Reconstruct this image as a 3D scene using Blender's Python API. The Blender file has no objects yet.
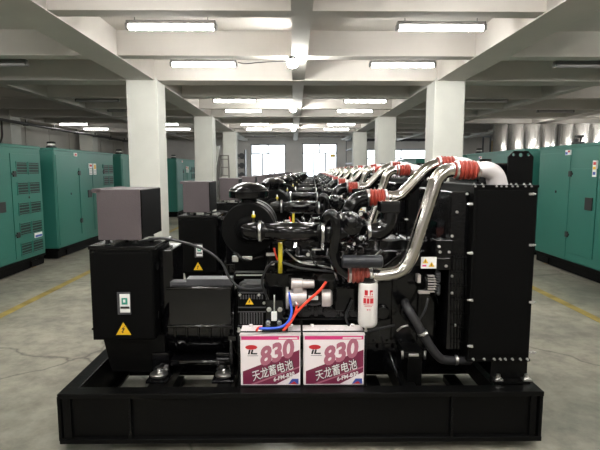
import bpy, bmesh, math, random
from mathutils import Vector, Matrix, Quaternion
random.seed(7)
SC = bpy.context.scene
COL = SC.collection
PI = math.pi

# ------------------------------------------------------------------ camera, sky, exposure
EYE = Vector((0, 0, 1.66)); FPX = 485.0
PITCH = math.atan(55 / FPX); YAW = math.atan(6 / FPX)
cam_d = bpy.data.cameras.new('camera'); cam = bpy.data.objects.new('camera', cam_d); COL.objects.link(cam)
cam_d.sensor_fit = 'HORIZONTAL'; cam_d.sensor_width = 36; cam_d.lens = FPX / 600 * 36
cam_d.clip_start = .02; cam_d.clip_end = 200
cam.location = EYE; cam.rotation_euler = (PI / 2 - PITCH, 0, -YAW)
SC.camera = cam
world = bpy.data.worlds.new('sky'); SC.world = world; world.use_nodes = True
wbg = world.node_tree.nodes['Background']
wbg.inputs[0].default_value = (.86, .93, 1, 1); wbg.inputs[1].default_value = 1.1
SC.view_settings.view_transform = 'Standard'; SC.view_settings.look = 'None'
SC.view_settings.gamma = 1; SC.view_settings.use_curve_mapping = False
SC.view_settings.exposure = 2.3
TUBE_STRENGTH = 19.0
BULB_STRENGTH = 130.0

RC = cam.rotation_euler.to_matrix()
def P(px, py, Y):
    """world point on the plane y=Y that a sight line meets"""
    d = RC @ Vector(((px - 300) / FPX, (225 - py) / FPX, -1))
    return EYE + d * (Y / d.y)

# ------------------------------------------------------------------ materials
def mat(name, col, rough=.5, metal=0, coat=0, emis=None, estr=0, noise=0, nscale=8, bump=0, bscale=60, rvar=0, spec=.5, aniso=0):
    m = bpy.data.materials.new(name); m.use_nodes = True
    nt = m.node_tree; b = nt.nodes['Principled BSDF']
    b.inputs['Base Color'].default_value = (*col, 1); b.inputs['Roughness'].default_value = rough
    b.inputs['Metallic'].default_value = metal; b.inputs['Coat Weight'].default_value = coat
    b.inputs['Coat Roughness'].default_value = .08; b.inputs['Specular IOR Level'].default_value = spec
    if emis: b.inputs['Emission Color'].default_value = (*emis, 1); b.inputs['Emission Strength'].default_value = estr
    if noise or rvar or bump:
        tc = nt.nodes.new('ShaderNodeTexCoord'); n = nt.nodes.new('ShaderNodeTexNoise')
        n.inputs['Scale'].default_value = nscale; n.inputs['Detail'].default_value = 6
        nt.links.new(tc.outputs['Object'], n.inputs['Vector'])
        if noise:
            r = nt.nodes.new('ShaderNodeValToRGB'); r.color_ramp.elements[0].position = .3; r.color_ramp.elements[1].position = .7
            r.color_ramp.elements[0].color = (*[c * (1 - noise) for c in col], 1); r.color_ramp.elements[1].color = (*[min(1, c * (1 + noise)) for c in col], 1)
            nt.links.new(n.outputs['Fac'], r.inputs['Fac']); nt.links.new(r.outputs['Color'], b.inputs['Base Color'])
        if rvar:
            mr = nt.nodes.new('ShaderNodeMapRange'); mr.inputs['To Min'].default_value = max(.02, rough - rvar); mr.inputs['To Max'].default_value = rough + rvar
            nt.links.new(n.outputs['Fac'], mr.inputs['Value']); nt.links.new(mr.outputs['Result'], b.inputs['Roughness'])
        if bump:
            n2 = nt.nodes.new('ShaderNodeTexNoise'); n2.inputs['Scale'].default_value = bscale; n2.inputs['Detail'].default_value = 4
            nt.links.new(tc.outputs['Object'], n2.inputs['Vector'])
            bp = nt.nodes.new('ShaderNodeBump'); bp.inputs['Strength'].default_value = bump; bp.inputs['Distance'].default_value = .01
            nt.links.new(n2.outputs['Fac'], bp.inputs['Height']); nt.links.new(bp.outputs['Normal'], b.inputs['Normal'])
    return m

M = {}
M['plaster'] = mat('plaster', (.61, .575, .535), .85, noise=.06, nscale=1.2, bump=.12, bscale=30)
M['plaster_col'] = mat('column_paint', (.60, .60, .55), .7, noise=.05, nscale=2.5, bump=.08, bscale=30)
M['wall'] = mat('wall_paint', (.60, .58, .56), .85, noise=.10, nscale=.8, bump=.1, bscale=25)
M['wall_side'] = mat('side_wall_panels', (.46, .44, .40), .85, noise=.12, nscale=.7)
M['black'] = mat('black_gloss_paint', (.003, .003, .0035), .09, spec=.5)
M['black_frame'] = mat('black_frame_paint', (.003, .003, .003), .34, spec=.12, rvar=.08, nscale=9, bump=.06, bscale=50)
M['black_matte'] = mat('black_satin_paint', (.003, .003, .003), .5, spec=.06)
M['black_edge'] = mat('black_highlight_gloss', (.004, .004, .004), .10, coat=1)  # mirror gloss for the bars that carry added highlights
M['engine'] = mat('engine_black', (.003, .003, .0035), .12, spec=.36, rvar=.08, nscale=25, bump=.08, bscale=45)
M['rubber'] = mat('black_rubber', (.014, .014, .016), .5)
M['tube_dark'] = mat('dark_blue_grey_sleeve', (.012, .013, .018), .42, bump=.2, bscale=60)
M['panel'] = mat('purple_grey_textured_paint', (.068, .054, .058), .62, bump=.18, bscale=160, noise=.05, nscale=5)
M['steel'] = mat('polished_stainless', (.58, .555, .52), .13, metal=1)
M['steel_dull'] = mat('zinc_plated_steel', (.72, .71, .70), .3, metal=1)
M['cast'] = mat('cast_aluminium', (.52, .47, .46), .45, metal=.6, noise=.12, nscale=30)
M['alu_white'] = mat('bare_aluminium_elbow', (.66, .62, .63), .42, metal=.35, bump=.06, bscale=60)
M['silicone'] = mat('red_silicone', (.31, .040, .025), .42)
M['silicone_dark'] = mat('dark_red_silicone', (.27, .05, .035), .45)
M['white_can'] = mat('white_filter_paint', (.72, .69, .67), .35, coat=.3)
M['red_ink'] = mat('red_ink', (.55, .02, .03), .5)
M['yellow'] = mat('yellow_paint', (.62, .50, .02), .4)
M['sign_yellow'] = mat('sign_yellow', (.80, .47, .01), .5)
M['white'] = mat('white_print', (.82, .82, .80), .5)
M['label_white'] = mat('white_label', (.80, .80, .78), .5)
M['green_print'] = mat('green_print', (.02, .30, .21), .5)
M['ink'] = mat('black_ink', (.012, .012, .012), .5)
M['maroon'] = mat('maroon_print', (.17, .012, .05), .4)
M['maroon_mid'] = mat('rose_print', (.42, .14, .20), .4)
M['pink'] = mat('magenta_print', (.72, .045, .22), .4)
M['bat_white'] = mat('battery_white', (.88, .81, .825), .35)
M['blue_print'] = mat('blue_print', (.05, .09, .40), .4)
M['red_cable'] = mat('red_cable', (.75, .05, .02), .4)
M['blue_cable'] = mat('blue_cable', (.03, .10, .62), .4)
M['teal'] = mat('teal_powder_coat', (.021, .140, .108), .42, noise=.04, nscale=2, bump=.08, bscale=120)
M['dark_teal'] = mat('dark_recess', (.006, .012, .011), .6)
M['silver_foil'] = None
M['wood'] = mat('pale_wood', (.45, .33, .18), .7, noise=.2, nscale=12)
M['alu_ladder'] = mat('grey_ladder_metal', (.22, .21, .19), .5, metal=.4)
M['pale_board'] = mat('pale_board', (.62, .62, .58), .6)
M['dark_grey'] = mat('dark_grey_steel', (.055, .055, .06), .5, noise=.3, nscale=6)
M['mid_grey'] = mat('mid_grey_steel', (.20, .20, .20), .5, noise=.2, nscale=4)
M['pipe_dark'] = mat('dark_pipe', (.04, .038, .036), .5)
M['tube_on'] = mat('lit_tube', (.9, .9, .9), .4, emis=(1, .985, .95), estr=TUBE_STRENGTH)
M['tube_far'] = mat('lit_tube_dim', (.9, .9, .9), .4, emis=(1, .99, .95), estr=TUBE_STRENGTH * .5)  # glow turned down so far beams don't show bright stripes
M['tube_side'] = mat('lit_tube_dimmer', (.9, .9, .9), .4, emis=(1, .99, .95), estr=TUBE_STRENGTH * .22)  # glow turned down further to keep the far left ceiling dark
M['tube_off'] = mat('unlit_tube', (.30, .29, .28), .4)
M['lamp_body'] = mat('lamp_housing', (.16, .155, .15), .5)
M['bulb'] = mat('lit_bulb', (1, 1, 1), .4, emis=(1, .99, .93), estr=BULB_STRENGTH)
M['beacon_glass'] = mat('beacon_lens', (.75, .75, .7), .3)

def foil():
    m = mat('aluminium_foil_cladding', (.66, .65, .63), .24, metal=.9)
    nt = m.node_tree; b = nt.nodes['Principled BSDF']
    tc = nt.nodes.new('ShaderNodeTexCoord'); mp = nt.nodes.new('ShaderNodeMapping'); mp.inputs['Scale'].default_value = (7, 7, .5)
    n = nt.nodes.new('ShaderNodeTexNoise'); n.inputs['Scale'].default_value = 2.5; n.inputs['Detail'].default_value = 5
    bp = nt.nodes.new('ShaderNodeBump'); bp.inputs['Strength'].default_value = .5; bp.inputs['Distance'].default_value = .05
    nt.links.new(tc.outputs['Object'], mp.inputs[0]); nt.links.new(mp.outputs[0], n.inputs['Vector'])
    nt.links.new(n.outputs['Fac'], bp.inputs['Height']); nt.links.new(bp.outputs[0], b.inputs['Normal'])
    return m
M['silver_foil'] = foil()

def floor_mat():
    m = bpy.data.materials.new('worn_concrete'); m.use_nodes = True
    nt = m.node_tree; N = nt.nodes; Lk = nt.links; b = N['Principled BSDF']
    tc = N.new('ShaderNodeTexCoord')
    n1 = N.new('ShaderNodeTexNoise'); n1.inputs['Scale'].default_value = .55; n1.inputs['Detail'].default_value = 8; n1.inputs['Roughness'].default_value = .62
    n2 = N.new('ShaderNodeTexNoise'); n2.inputs['Scale'].default_value = 5; n2.inputs['Detail'].default_value = 10; n2.inputs['Roughness'].default_value = .7
    Lk.new(tc.outputs['Object'], n1.inputs['Vector']); Lk.new(tc.outputs['Object'], n2.inputs['Vector'])
    r1 = N.new('ShaderNodeValToRGB'); e = r1.color_ramp.elements
    e[0].position = .32; e[0].color = (.135, .135, .11, 1); e[1].position = .68; e[1].color = (.44, .41, .335, 1)
    Lk.new(n1.outputs['Fac'], r1.inputs['Fac'])
    r2 = N.new('ShaderNodeValToRGB'); e = r2.color_ramp.elements
    e[0].position = .36; e[0].color = (.5, .5, .5, 1); e[1].position = .58; e[1].color = (1, 1, 1, 1)
    Lk.new(n2.outputs['Fac'], r2.inputs['Fac'])
    mx = N.new('ShaderNodeMix'); mx.data_type = 'RGBA'; mx.blend_type = 'MULTIPLY'; mx.inputs[0].default_value = .75
    Lk.new(r1.outputs['Color'], mx.inputs[6]); Lk.new(r2.outputs['Color'], mx.inputs[7])
    # cracks: thin lines where a warped cell border runs
    wr = N.new('ShaderNodeTexNoise'); wr.inputs['Scale'].default_value = 1.4; wr.inputs['Detail'].default_value = 8
    Lk.new(tc.outputs['Object'], wr.inputs['Vector'])
    ad = N.new('ShaderNodeVectorMath'); ad.operation = 'MULTIPLY_ADD'; ad.inputs[1].default_value = (.6, .6, 0)
    Lk.new(wr.outputs['Color'], ad.inputs[0]); Lk.new(tc.outputs['Object'], ad.inputs[2])
    vo = N.new('ShaderNodeTexVoronoi'); vo.feature = 'DISTANCE_TO_EDGE'; vo.inputs['Scale'].default_value = .34
    Lk.new(ad.outputs[0], vo.inputs['Vector'])
    r3 = N.new('ShaderNodeValToRGB'); e = r3.color_ramp.elements
    e[0].position = .0; e[0].color = (.42, .42, .42, 1); e[1].position = .006; e[1].color = (1, 1, 1, 1)
    Lk.new(vo.outputs['Distance'], r3.inputs['Fac'])
    m2 = N.new('ShaderNodeMix'); m2.data_type = 'RGBA'; m2.blend_type = 'MULTIPLY'; m2.inputs[0].default_value = 1
    Lk.new(mx.outputs[2], m2.inputs[6]); Lk.new(r3.outputs['Color'], m2.inputs[7])
    Lk.new(m2.outputs[2], b.inputs['Base Color'])
    mr = N.new('ShaderNodeMapRange'); mr.inputs['To Min'].default_value = .33; mr.inputs['To Max'].default_value = .6
    Lk.new(n1.outputs['Fac'], mr.inputs['Value']); Lk.new(mr.outputs[0], b.inputs['Roughness'])
    bp = N.new('ShaderNodeBump'); bp.inputs['Strength'].default_value = .12; bp.inputs['Distance'].default_value = .01
    Lk.new(n2.outputs['Fac'], bp.inputs['Height']); Lk.new(bp.outputs[0], b.inputs['Normal'])
    return m
M['floor'] = floor_mat()
def line_mat():
    m = mat('worn_yellow_floor_paint', (.34, .25, .06), .55, noise=.35, nscale=4)
    return m
M['floor_line'] = line_mat()
def pane_mat():
    m = bpy.data.materials.new('frosted_window_glass'); m.use_nodes = True
    nt = m.node_tree; N = nt.nodes
    N.remove(N['Principled BSDF']); o = N['Material Output']
    t = N.new('ShaderNodeBsdfTransparent'); t.inputs[0].default_value = (.95, .97, .97, 1)
    g = N.new('ShaderNodeBsdfGlossy'); g.inputs['Roughness'].default_value = .05
    x = N.new('ShaderNodeMixShader'); x.inputs[0].default_value = .06
    nt.links.new(t.outputs[0], x.inputs[1]); nt.links.new(g.outputs[0], x.inputs[2]); nt.links.new(x.outputs[0], o.inputs[0])
    return m
M['pane'] = pane_mat()

# ------------------------------------------------------------------ mesh helpers
ORG = Vector((0, 0, 0))       # subtracted from every point while a thing is being built

def _mi(faces, mi, smooth=False):
    for f in faces:
        f.material_index = mi; f.smooth = smooth

def bx(bm, x0, x1, y0, y1, z0, z1, b=0, mi=0):
    v = [bm.verts.new((x, y, z)) for z in (z0, z1) for y in (y0, y1) for x in (x0, x1)]
    F = [bm.faces.new([v[i] for i in q]) for q in ((0, 2, 3, 1), (4, 5, 7, 6), (0, 1, 5, 4), (2, 6, 7, 3), (0, 4, 6, 2), (1, 3, 7, 5))]
    _mi(F, mi)
    if b:
        es = list({e for f in F for e in f.edges})
        r = bmesh.ops.bevel(bm, geom=es, offset=b, segments=2, affect='EDGES', profile=.5)
        _mi(r['faces'], mi)

def frame_of(d):
    d = d.normalized(); a = Vector((0, 0, 1)) if abs(d.z) < .9 else Vector((1, 0, 0))
    u = d.cross(a).normalized(); return u, d.cross(u).normalized()

def lathe(bm, o, axis, prof, n=24, mi=0, cap=True):
    """prof: (t along axis, radius)"""
    o = Vector(o); axis = Vector(axis).normalized(); u, w = frame_of(axis)
    rings = []; q = []
    for i, (t, r) in enumerate(prof):
        q.append((t, r))
        if 0 < i < len(prof) - 1:
            a = math.atan2(r - prof[i - 1][1], t - prof[i - 1][0]); b = math.atan2(prof[i + 1][1] - r, prof[i + 1][0] - t)
            if abs((b - a + PI) % (2 * PI) - PI) > .72: q.append(None); q.append((t, r))
    for z in q:
        if z is None: rings.append(None); continue
        t, r = z
        rings.append([bm.verts.new(o + axis * t + (u * math.cos(2 * PI * k / n) + w * math.sin(2 * PI * k / n)) * max(r, 1e-4)) for k in range(n)])
    for a, b in zip(rings, rings[1:]):
        if a is None or b is None: continue
        for k in range(n):
            f = bm.faces.new((a[k], a[(k + 1) % n], b[(k + 1) % n], b[k])); f.material_index = mi; f.smooth = True
    if cap:
        for r_, fl in ((rings[0], True), (rings[-1], False)):
            f = bm.faces.new(r_[::-1] if fl else r_); f.material_index = mi

def cy(bm, p0, p1, r, r2=None, n=20, mi=0):
    p0 = Vector(p0); p1 = Vector(p1); lathe(bm, p0, p1 - p0, [(0, r), ((p1 - p0).length, r if r2 is None else r2)], n, mi)

def smooth_pts(pts, k=6):
    pts = [Vector(p) for p in pts]; out = []
    q = [pts[0] * 2 - pts[1]] + pts + [pts[-1] * 2 - pts[-2]]
    for i in range(1, len(q) - 2):
        a, b, c, d = q[i - 1:i + 3]
        for s in range(k):
            t = s / k
            out.append(.5 * ((2 * b) + (c - a) * t + (2 * a - 5 * b + 4 * c - d) * t * t + (3 * b - a - 3 * c + d) * t ** 3))
    out.append(pts[-1]); return out

def round_pts(pts, r, k=6):
    """poly line with rounded corners"""
    pts = [Vector(p) for p in pts]; out = [pts[0]]
    for a, b, c in zip(pts, pts[1:], pts[2:]):
        l = min(r, (a - b).length * .49, (c - b).length * .49)
        s = b + (a - b).normalized() * l; e = b + (c - b).normalized() * l
        for i in range(k + 1):
            t = i / k; out.append(s * (1 - t) ** 2 + b * 2 * t * (1 - t) + e * t * t)
    out.append(pts[-1]); return out

def tb(bm, pts, r, n=14, mi=0, cap=True):
    pts = [Vector(p) for p in pts]; rings = []; u = None
    for i, p in enumerate(pts):
        d = (pts[min(i + 1, len(pts) - 1)] - pts[max(i - 1, 0)]).normalized()
        if u is None: u, _ = frame_of(d)
        u = (u - d * u.dot(d)).normalized(); w = d.cross(u)
        rr = r[i] if isinstance(r, (list, tuple)) else r
        rings.append([bm.verts.new(p + (u * math.cos(2 * PI * k / n) + w * math.sin(2 * PI * k / n)) * rr) for k in range(n)])
    for a, b in zip(rings, rings[1:]):
        for k in range(n):
            f = bm.faces.new((a[k], a[(k + 1) % n], b[(k + 1) % n], b[k])); f.material_index = mi; f.smooth = True
    if cap:
        for r_ in (rings[0][::-1], rings[-1]):
            f = bm.faces.new(r_); f.material_index = mi

def prism(bm, poly, y0, y1, mi=0):
    """polygon in x,z pulled from y0 to y1"""
    a = [bm.verts.new((x, y0, z)) for x, z in poly]; b = [bm.verts.new((x, y1, z)) for x, z in poly]; n = len(poly)
    F = [bm.faces.new(a), bm.faces.new(b[::-1])] + [bm.faces.new((a[k], b[k], b[(k + 1) % n], a[(k + 1) % n])) for k in range(n)]
    _mi(F, mi)

def ball(bm, c, r, mi=0, s=(1, 1, 1), seg=14):
    x = bmesh.ops.create_uvsphere(bm, u_segments=seg, v_segments=seg // 2 + 2, radius=r, matrix=Matrix.Translation(c) @ Matrix.Diagonal((*s, 1)))
    fs = {f for v in x['verts'] for f in v.link_faces}; _mi(fs, mi, True)

def bolt(bm, p, d, r=.012, h=.012, mi=1):
    p = Vector(p); d = Vector(d).normalized()
    lathe(bm, p, d, [(0, r * 1.35), (h * .3, r * 1.35)], 12, mi)
    lathe(bm, p + d * h * .3, d, [(0, r), (h, r * .92)], 6, mi)
    for f in bm.faces[-8:]: f.smooth = False

def obj(name, bm, mats, parent=None):
    bmesh.ops.recalc_face_normals(bm, faces=bm.faces)
    me = bpy.data.meshes.new(name)
    bm.transform(Matrix.Translation(-ORG)); bm.to_mesh(me); bm.free()
    for m in (mats if isinstance(mats, (list, tuple)) else [mats]): me.materials.append(M[m])
    o = bpy.data.objects.new(name, me); COL.objects.link(o)
    if parent: o.parent = parent
    return o
def BM(): return bmesh.new()

def text_obj(name, s, m, parent, loc, size, rot=(PI / 2, 0, 0), depth=.0006, shear=0, align='LEFT', offset=0, width=None):
    c = bpy.data.curves.new(name, 'FONT'); c.body = s; c.size = size; c.extrude = depth; c.align_x = align; c.shear = shear; c.offset = offset
    c.resolution_u = 3
    t = bpy.data.objects.new(name, c); COL.objects.link(t)
    bpy.context.view_layer.update()
    me = bpy.data.meshes.new_from_object(t.evaluated_get(bpy.context.evaluated_depsgraph_get()))
    bpy.data.objects.remove(t); bpy.data.curves.remove(c)
    xs = [v.co.x for v in me.vertices]
    if width and xs:
        k = width / (max(xs) - min(xs))
        for v in me.vertices: v.co.x = (v.co.x - min(xs)) * k
    me.materials.clear(); me.materials.append(M[m])
    me.name = name
    o = bpy.data.objects.new(name, me); COL.objects.link(o)
    o.location = Vector(loc) - ORG; o.rotation_euler = rot; o.parent = parent
    return o

def thing(name, label, cat, loc=(0, 0, 0), group=None):
    o = bpy.data.objects.new(name, None); COL.objects.link(o); o.location = loc; o.empty_display_size = .1
    o['label'] = label; o['category'] = cat
    if group: o['group'] = group
    return o
def tag(o, label, cat, group=None):
    o['label'] = label; o['category'] = cat
    if group: o['group'] = group
    return o
def struct(name, bm, m, label=None):
    o = obj(name, bm, m); o['kind'] = 'structure'
    o['label'] = label or name.replace('_', ' '); o['category'] = name.split('_')[0]
    return o
def copy_tree(o, parent=None):
    c = o.copy(); COL.objects.link(c)
    if parent: c.parent = parent
    for ch in o.children: copy_tree(ch, c)
    return c
ORD = ['first', 'second', 'third', 'fourth', 'fifth', 'sixth', 'seventh', 'eighth', 'ninth', 'tenth', 'eleventh', 'twelfth', 'thirteenth', 'fourteenth']

# ------------------------------------------------------------------ the hall
XL, XR, YB, YF = -10.2, 12.5, -9.0, 29.6
SLAB, MAIN, SEC = 3.80, 3.41, 3.42
bm = BM(); bx(bm, XL - .2, XR + .2, YB - .2, YF + .2, -.2, 0); struct('floor', bm, 'floor', 'worn grey concrete floor of the hall')
bm = BM(); bx(bm, XL - .2, XR + .2, YB - .2, YF + .2, SLAB, SLAB + .2); struct('ceiling', bm, 'plaster', 'pale painted concrete ceiling slab')
bm = BM(); bx(bm, XL - .2, XL, YB, YF, 0, SLAB)
for k in range(12):
    y = 8 + k * 1.8
    bx(bm, XL, XL + .03, y, y + 1.7, .1, 3.3)
struct('wall_left', bm, 'wall_side', 'grey panelled wall behind the left row of green enclosures')
bm = BM(); bx(bm, XR, XR + .2, YB, YF, 0, SLAB); struct('wall_right', bm, 'wall', 'grey wall at the right side of the hall')
bm = BM(); bx(bm, XL - .2, XR + .2, YB - .2, YB, 0, SLAB); struct('wall_front', bm, 'wall', 'wall behind the camera')

WINS = [(-2.62, -.50, .3, 3.22), (.50, 2.62, .3, 3.26), (4.4, 8.6, 1.0, 2.92)]
bm = BM(); x = XL
for a, b, z0, z1 in WINS:
    bx(bm, x, a, YF, YF + .2, 0, SLAB); bx(bm, a, b, YF, YF + .2, 0, z0); bx(bm, a, b, YF, YF + .2, z1, SLAB); x = b
bx(bm, x, XR, YF, YF + .2, 0, SLAB)
struct('wall_back', bm, 'wall', 'grey back wall with the bright windows')
for i, (a, b, z0, z1) in enumerate(WINS):
    bm = BM(); w = .07
    for xx in (a, b - w): bx(bm, xx, xx + w, YF + .05, YF + .11, z0, z1)
    for zz in (z0, z1 - w): bx(bm, a, b, YF + .05, YF + .11, zz, zz + w)
    zt = z1 - .62
    bx(bm, a, b, YF + .05, YF + .11, zt, zt + .07)
    n = 3 if i < 2 else 5
    for k in range(1, n): 
        xx = a + (b - a) * k / n; bx(bm, xx - .04, xx + .04, YF + .05, YF + .11, z0, zt)
    bx(bm, (a + b) / 2 - .04, (a + b) / 2 + .04, YF + .05, YF + .11, zt, z1)
    fr = obj('window_%d' % (i + 1), bm, 'mid_grey'); fr['kind'] = 'structure'; fr['category'] = 'window'
    fr['label'] = ['bright window nearest the dark parts stack', 'bright window with a small yellow notice on a pane', 'bright side window behind the right columns'][i]
    bm = BM(); bx(bm, a + .01, b - .01, YF + .075, YF + .085, z0 + .01, z1 - .01); obj('window_pane', bm, 'pane', fr)
    if i == 1:
        bm = BM(); bx(bm, b - .42, b - .12, YF + .06, YF + .072, zt - .2, zt - .03); obj('notice', bm, 'sign_yellow', fr)
    if i == 0:
        bm = BM()
        for k in range(9): bx(bm, a + .05, a + .55, YF + .04, YF + .06, zt + .09 + k * .055, zt + .12 + k * .055)
        obj('louver', bm, 'mid_grey', fr)
bm = BM(); bx(bm, 4.4, 8.6, YF - .03, YF, 3.38, 3.82)
for k in range(5): bx(bm, 4.4 + k * 1.04, 4.46 + k * 1.04, YF - .05, YF, 3.36, 3.84)
struct('trim_1', bm, 'dark_grey', 'dark transom strip high on the back wall')

COLX = [-9.6, -2.99, 3.09, 9.3]; COLY = [-2.9, 3.6, 10.1, 16.6, 23.1]
for i, cx in enumerate(COLX):
    for j, yy in enumerate(COLY):
        if i < 3 and j >= 2:
            bm = BM(); bx(bm, cx - .305, cx + .305, yy - .3, yy + .3, 0, MAIN + .05, .012)
            side = ['beside the left wall', 'left of the generator row', 'right of the generator row', 'in the right bay'][i]
            struct('column', bm, 'plaster_col', '%s pale square column %s' % (ORD[j - 2], side))
    bm = BM(); bx(bm, cx - .26, cx + .26, YB, YF, MAIN, SLAB + .01)
    struct('beam', bm, 'plaster', 'long main ceiling beam over column line %s' % ['at the left wall', 'left of the row', 'right of the row', 'in the right bay'][i])
for j, yy in enumerate(COLY):
    bm = BM(); bx(bm, XL, XR, yy - .285, yy + .26, MAIN - .001, SLAB + .01)
    struct('beam', bm, 'plaster', 'cross beam over column row %d' % (j + 1))
    for t in (1, 2):
        y2 = yy + t * 2.15
        bm = BM(); bx(bm, XL, XR, y2 - .12, y2 + .12, SEC, SLAB + .01)
        struct('beam', bm, 'plaster', 'small cross beam %d of ceiling bay %d' % (t, j + 1))
for cx, nm in ((-6.1, 'left bay'), (.09, 'middle bay'), (6.2, 'right bay')):
    bm = BM(); bx(bm, cx - .12, cx + .12, YB, YF, SEC - .002, SLAB + .01)
    struct('beam', bm, 'plaster', 'narrow lengthwise beam in the %s' % nm)

for sx, nm in ((-3.36, 'left'), (3.39, 'right')):
    bm = BM(); bx(bm, sx - .055, sx + .055, 4.0 if nm == 'left' else 4.5, 27, .0005, .0025)
    struct('trim_floor_line', bm, 'floor_line', 'worn yellow line painted on the floor %s of the generator row' % nm)

# service pipe along the left wall
bm = BM(); cy(bm, (-9.0, 6, 3.2), (-9.0, 29.4, 3.2), .05, n=10)
for k in range(12):
    y = 7.2 + k * 1.9; bx(bm, -9.02, -8.98, y - .02, y + .02, 3.2, 3.34)
    bx(bm, -9.1, -8.9, y - .03, y + .03, 3.14, 3.16)
tb(bm, round_pts([(-9.0, 15.3, 3.2), (-9.0, 15.3, 2.7), (-9.15, 15.3, 2.3), (-9.15, 15.3, 0)], .1), .03, 8)
tag(obj('service_pipe', bm, 'pipe_dark'), 'dark service pipe hung along the left wall under the ceiling', 'pipe')

# ------------------------------------------------------------------ ceiling lamps
def lamp(x, y, z, lit, label, group):
    global ORG
    ORG = Vector((x, y, z))
    t = thing('tube_lamp', label, 'lamp', ORG, group)
    bm = BM(); bx(bm, x - .55, x + .55, y - .045, y + .045, z + .03, z + .075, .008)
    for s in (-.54, .54): bx(bm, x + s - .02, x + s + .02, y - .05, y + .05, z - .03, z + .04, .006)
    obj('lamp_housing', bm, 'lamp_body', t)
    bm = BM()
    lathe(bm, (x - .53, y, z), (1, 0, 0), [(0, .02), (.01, .036), (1.05, .036), (1.06, .02)], 14)
    obj('tube', bm, 'tube_off' if not lit else 'tube_on' if y < 10 else 'tube_on' if x > 11 else 'tube_far' if abs(x) < 3 or x > 8 else 'tube_side', t)
    bm = BM()
    for s in (-.45, .45): cy(bm, (x + s, y, z + .07), (x + s, y, SLAB), .006, n=6)
    obj('hanger', bm, 'lamp_body', t)
    ORG = Vector((0, 0, 0))
LZ = 3.415
LY = [6.25, 8.4, 12.7, 14.85, 19.15, 21.3, 25.7]
for side, lx in (('left', -1.51), ('right', 1.83)):
    for k, ly in enumerate(LY):
        lamp(lx, ly, LZ, k < 6, '%s %s tube lamp ahead, hanging %s of the central beam' % (ORD[k], 'lit' if k < 6 else 'unlit', side), 'tube lamps over the generator row')
    for k, ly in enumerate((4.1, 1.9, -.3, -4.5, -6.6)):
        lamp(lx, ly, LZ, True, 'lit tube lamp overhead %s of the central beam, %s out of the picture' % (side, ORD[k]), 'tube lamps over the generator row')
for k, ly in enumerate([8.4, 12.7, 14.85, 19.15, 21.3]):
    lamp(-5.0, ly, LZ, k > 2, '%s %s tube lamp over the left aisle beside the enclosures' % (ORD[k], 'lit' if k > 2 else 'unlit'), 'tube lamps in the left bay')
for side, lx in (('left', -6.0), ('right', 6.1)):
    for k, ly in enumerate((6.25, 4.1, 1.9, -.3, -4.5)):
        lamp(lx, ly, LZ, True, 'unseen lit tube lamp over the %s aisle, %s beyond the picture edge' % (side, ORD[k]), 'tube lamps in the %s bay' % side)  # unseen lamps added to brighten the near ends of the side bays
for k, ly in enumerate((14.85, 12.7, 10.55, 8.4, 6.25, 1.9)):
    lamp(8.7 if ly < 12 else 11.6, ly, LZ, True, 'unseen lit tube lamp far out in the right bay, %s beyond the picture edge' % ORD[k], 'tube lamps in the right bay')  # unseen lamps added to brighten the right bay's ceiling and ducts
for k, lx in enumerate((8.4, 10.4)):
    lamp(lx, 17.0, 3.47, True, 'added lit tube lamp, unseen behind the cross beam, lighting the silver ducts, %s from the row' % ORD[k], 'tube lamps in the right bay')  # lamps added out of sight to brighten the ducts
for k, ly in enumerate([19.15, 21.3]):
    lamp(-8.5, ly, LZ, True, '%s lit tube lamp near the left wall' % ('nearer' if k == 0 else 'farther'), 'tube lamps in the left bay')
for k, (lx, ly) in enumerate([(4.95, 8.4), (4.95, 12.7), (8.6, 12.7), (7.9, 14.85)]):
    lamp(lx, ly, LZ, False, ['unlit tube lamp over the nearest right enclosure', 'unlit tube lamp farther in the right bay by the column', 'unlit tube lamp deep in the right bay above the ducts', 'unlit farthest tube lamp above the silver ducts'][k], 'tube lamps in the right bay')
for k, by in enumerate((7.85, 13.7, 20.2, 1.55)):
    ORG = Vector((-.02, by, 3.32))
    t = thing('bulb_lamp', ['nearest round bright bulb ahead, hanging under the central beam', 'middle round bright bulb ahead, hanging under the central beam', 'farthest round bright bulb, hanging under the central beam by the windows', 'round bright bulb overhead in front of the first generator, above the picture'][k], 'lamp', ORG, 'bulbs under the central beam')
    x, y, z = ORG
    bm = BM(); ball(bm, (x, y, z), .085, s=(1, 1, .8)); obj('bulb', bm, 'bulb', t)
    bm = BM(); lathe(bm, (x, y, z + .05), (0, 0, 1), [(0, .08), (.03, .05), (.08, .03), (SEC - z - .05, .03)], 14); obj('lamp_socket', bm, 'lamp_body', t)
    ORG = Vector((0, 0, 0))
bm = BM(); tb(bm, smooth_pts([(-.93, 8.4, 3.45), (-.8, 8.25, 3.40), (-.6, 8.1, 3.385), (-.35, 7.95, 3.37), (-.10, 7.86, 3.36)]), .008, 6)
tag(obj('lamp_cable', bm, 'rubber'), 'thin cable slung from the left tube lamp to the nearest bulb', 'cable')

# ------------------------------------------------------------------ one generator set
GB = Vector((.03, 3.24, 0)); ORG = GB.copy()
gen = thing('generator_set', 'black generator set nearest the camera, two pink and white batteries in its tray', 'generator', GB, 'generator sets in the row')
def pt(px, py, Y): return P(px, py, Y)
def pp(*a): return [P(*q) for q in a]
def pbox(bm, x0, y0, x1, y1, Y, depth, b=0, mi=0):
    """box whose front face covers the picture rectangle at distance Y"""
    a = P(x0, (y0 + y1) / 2, Y); c = P(x1, (y0 + y1) / 2, Y); t = P((x0 + x1) / 2, y0, Y); u = P((x0 + x1) / 2, y1, Y)
    bx(bm, a.x, c.x, Y, Y + depth, u.z, t.z, b, mi); return a.x, c.x, u.z, t.z

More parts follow.
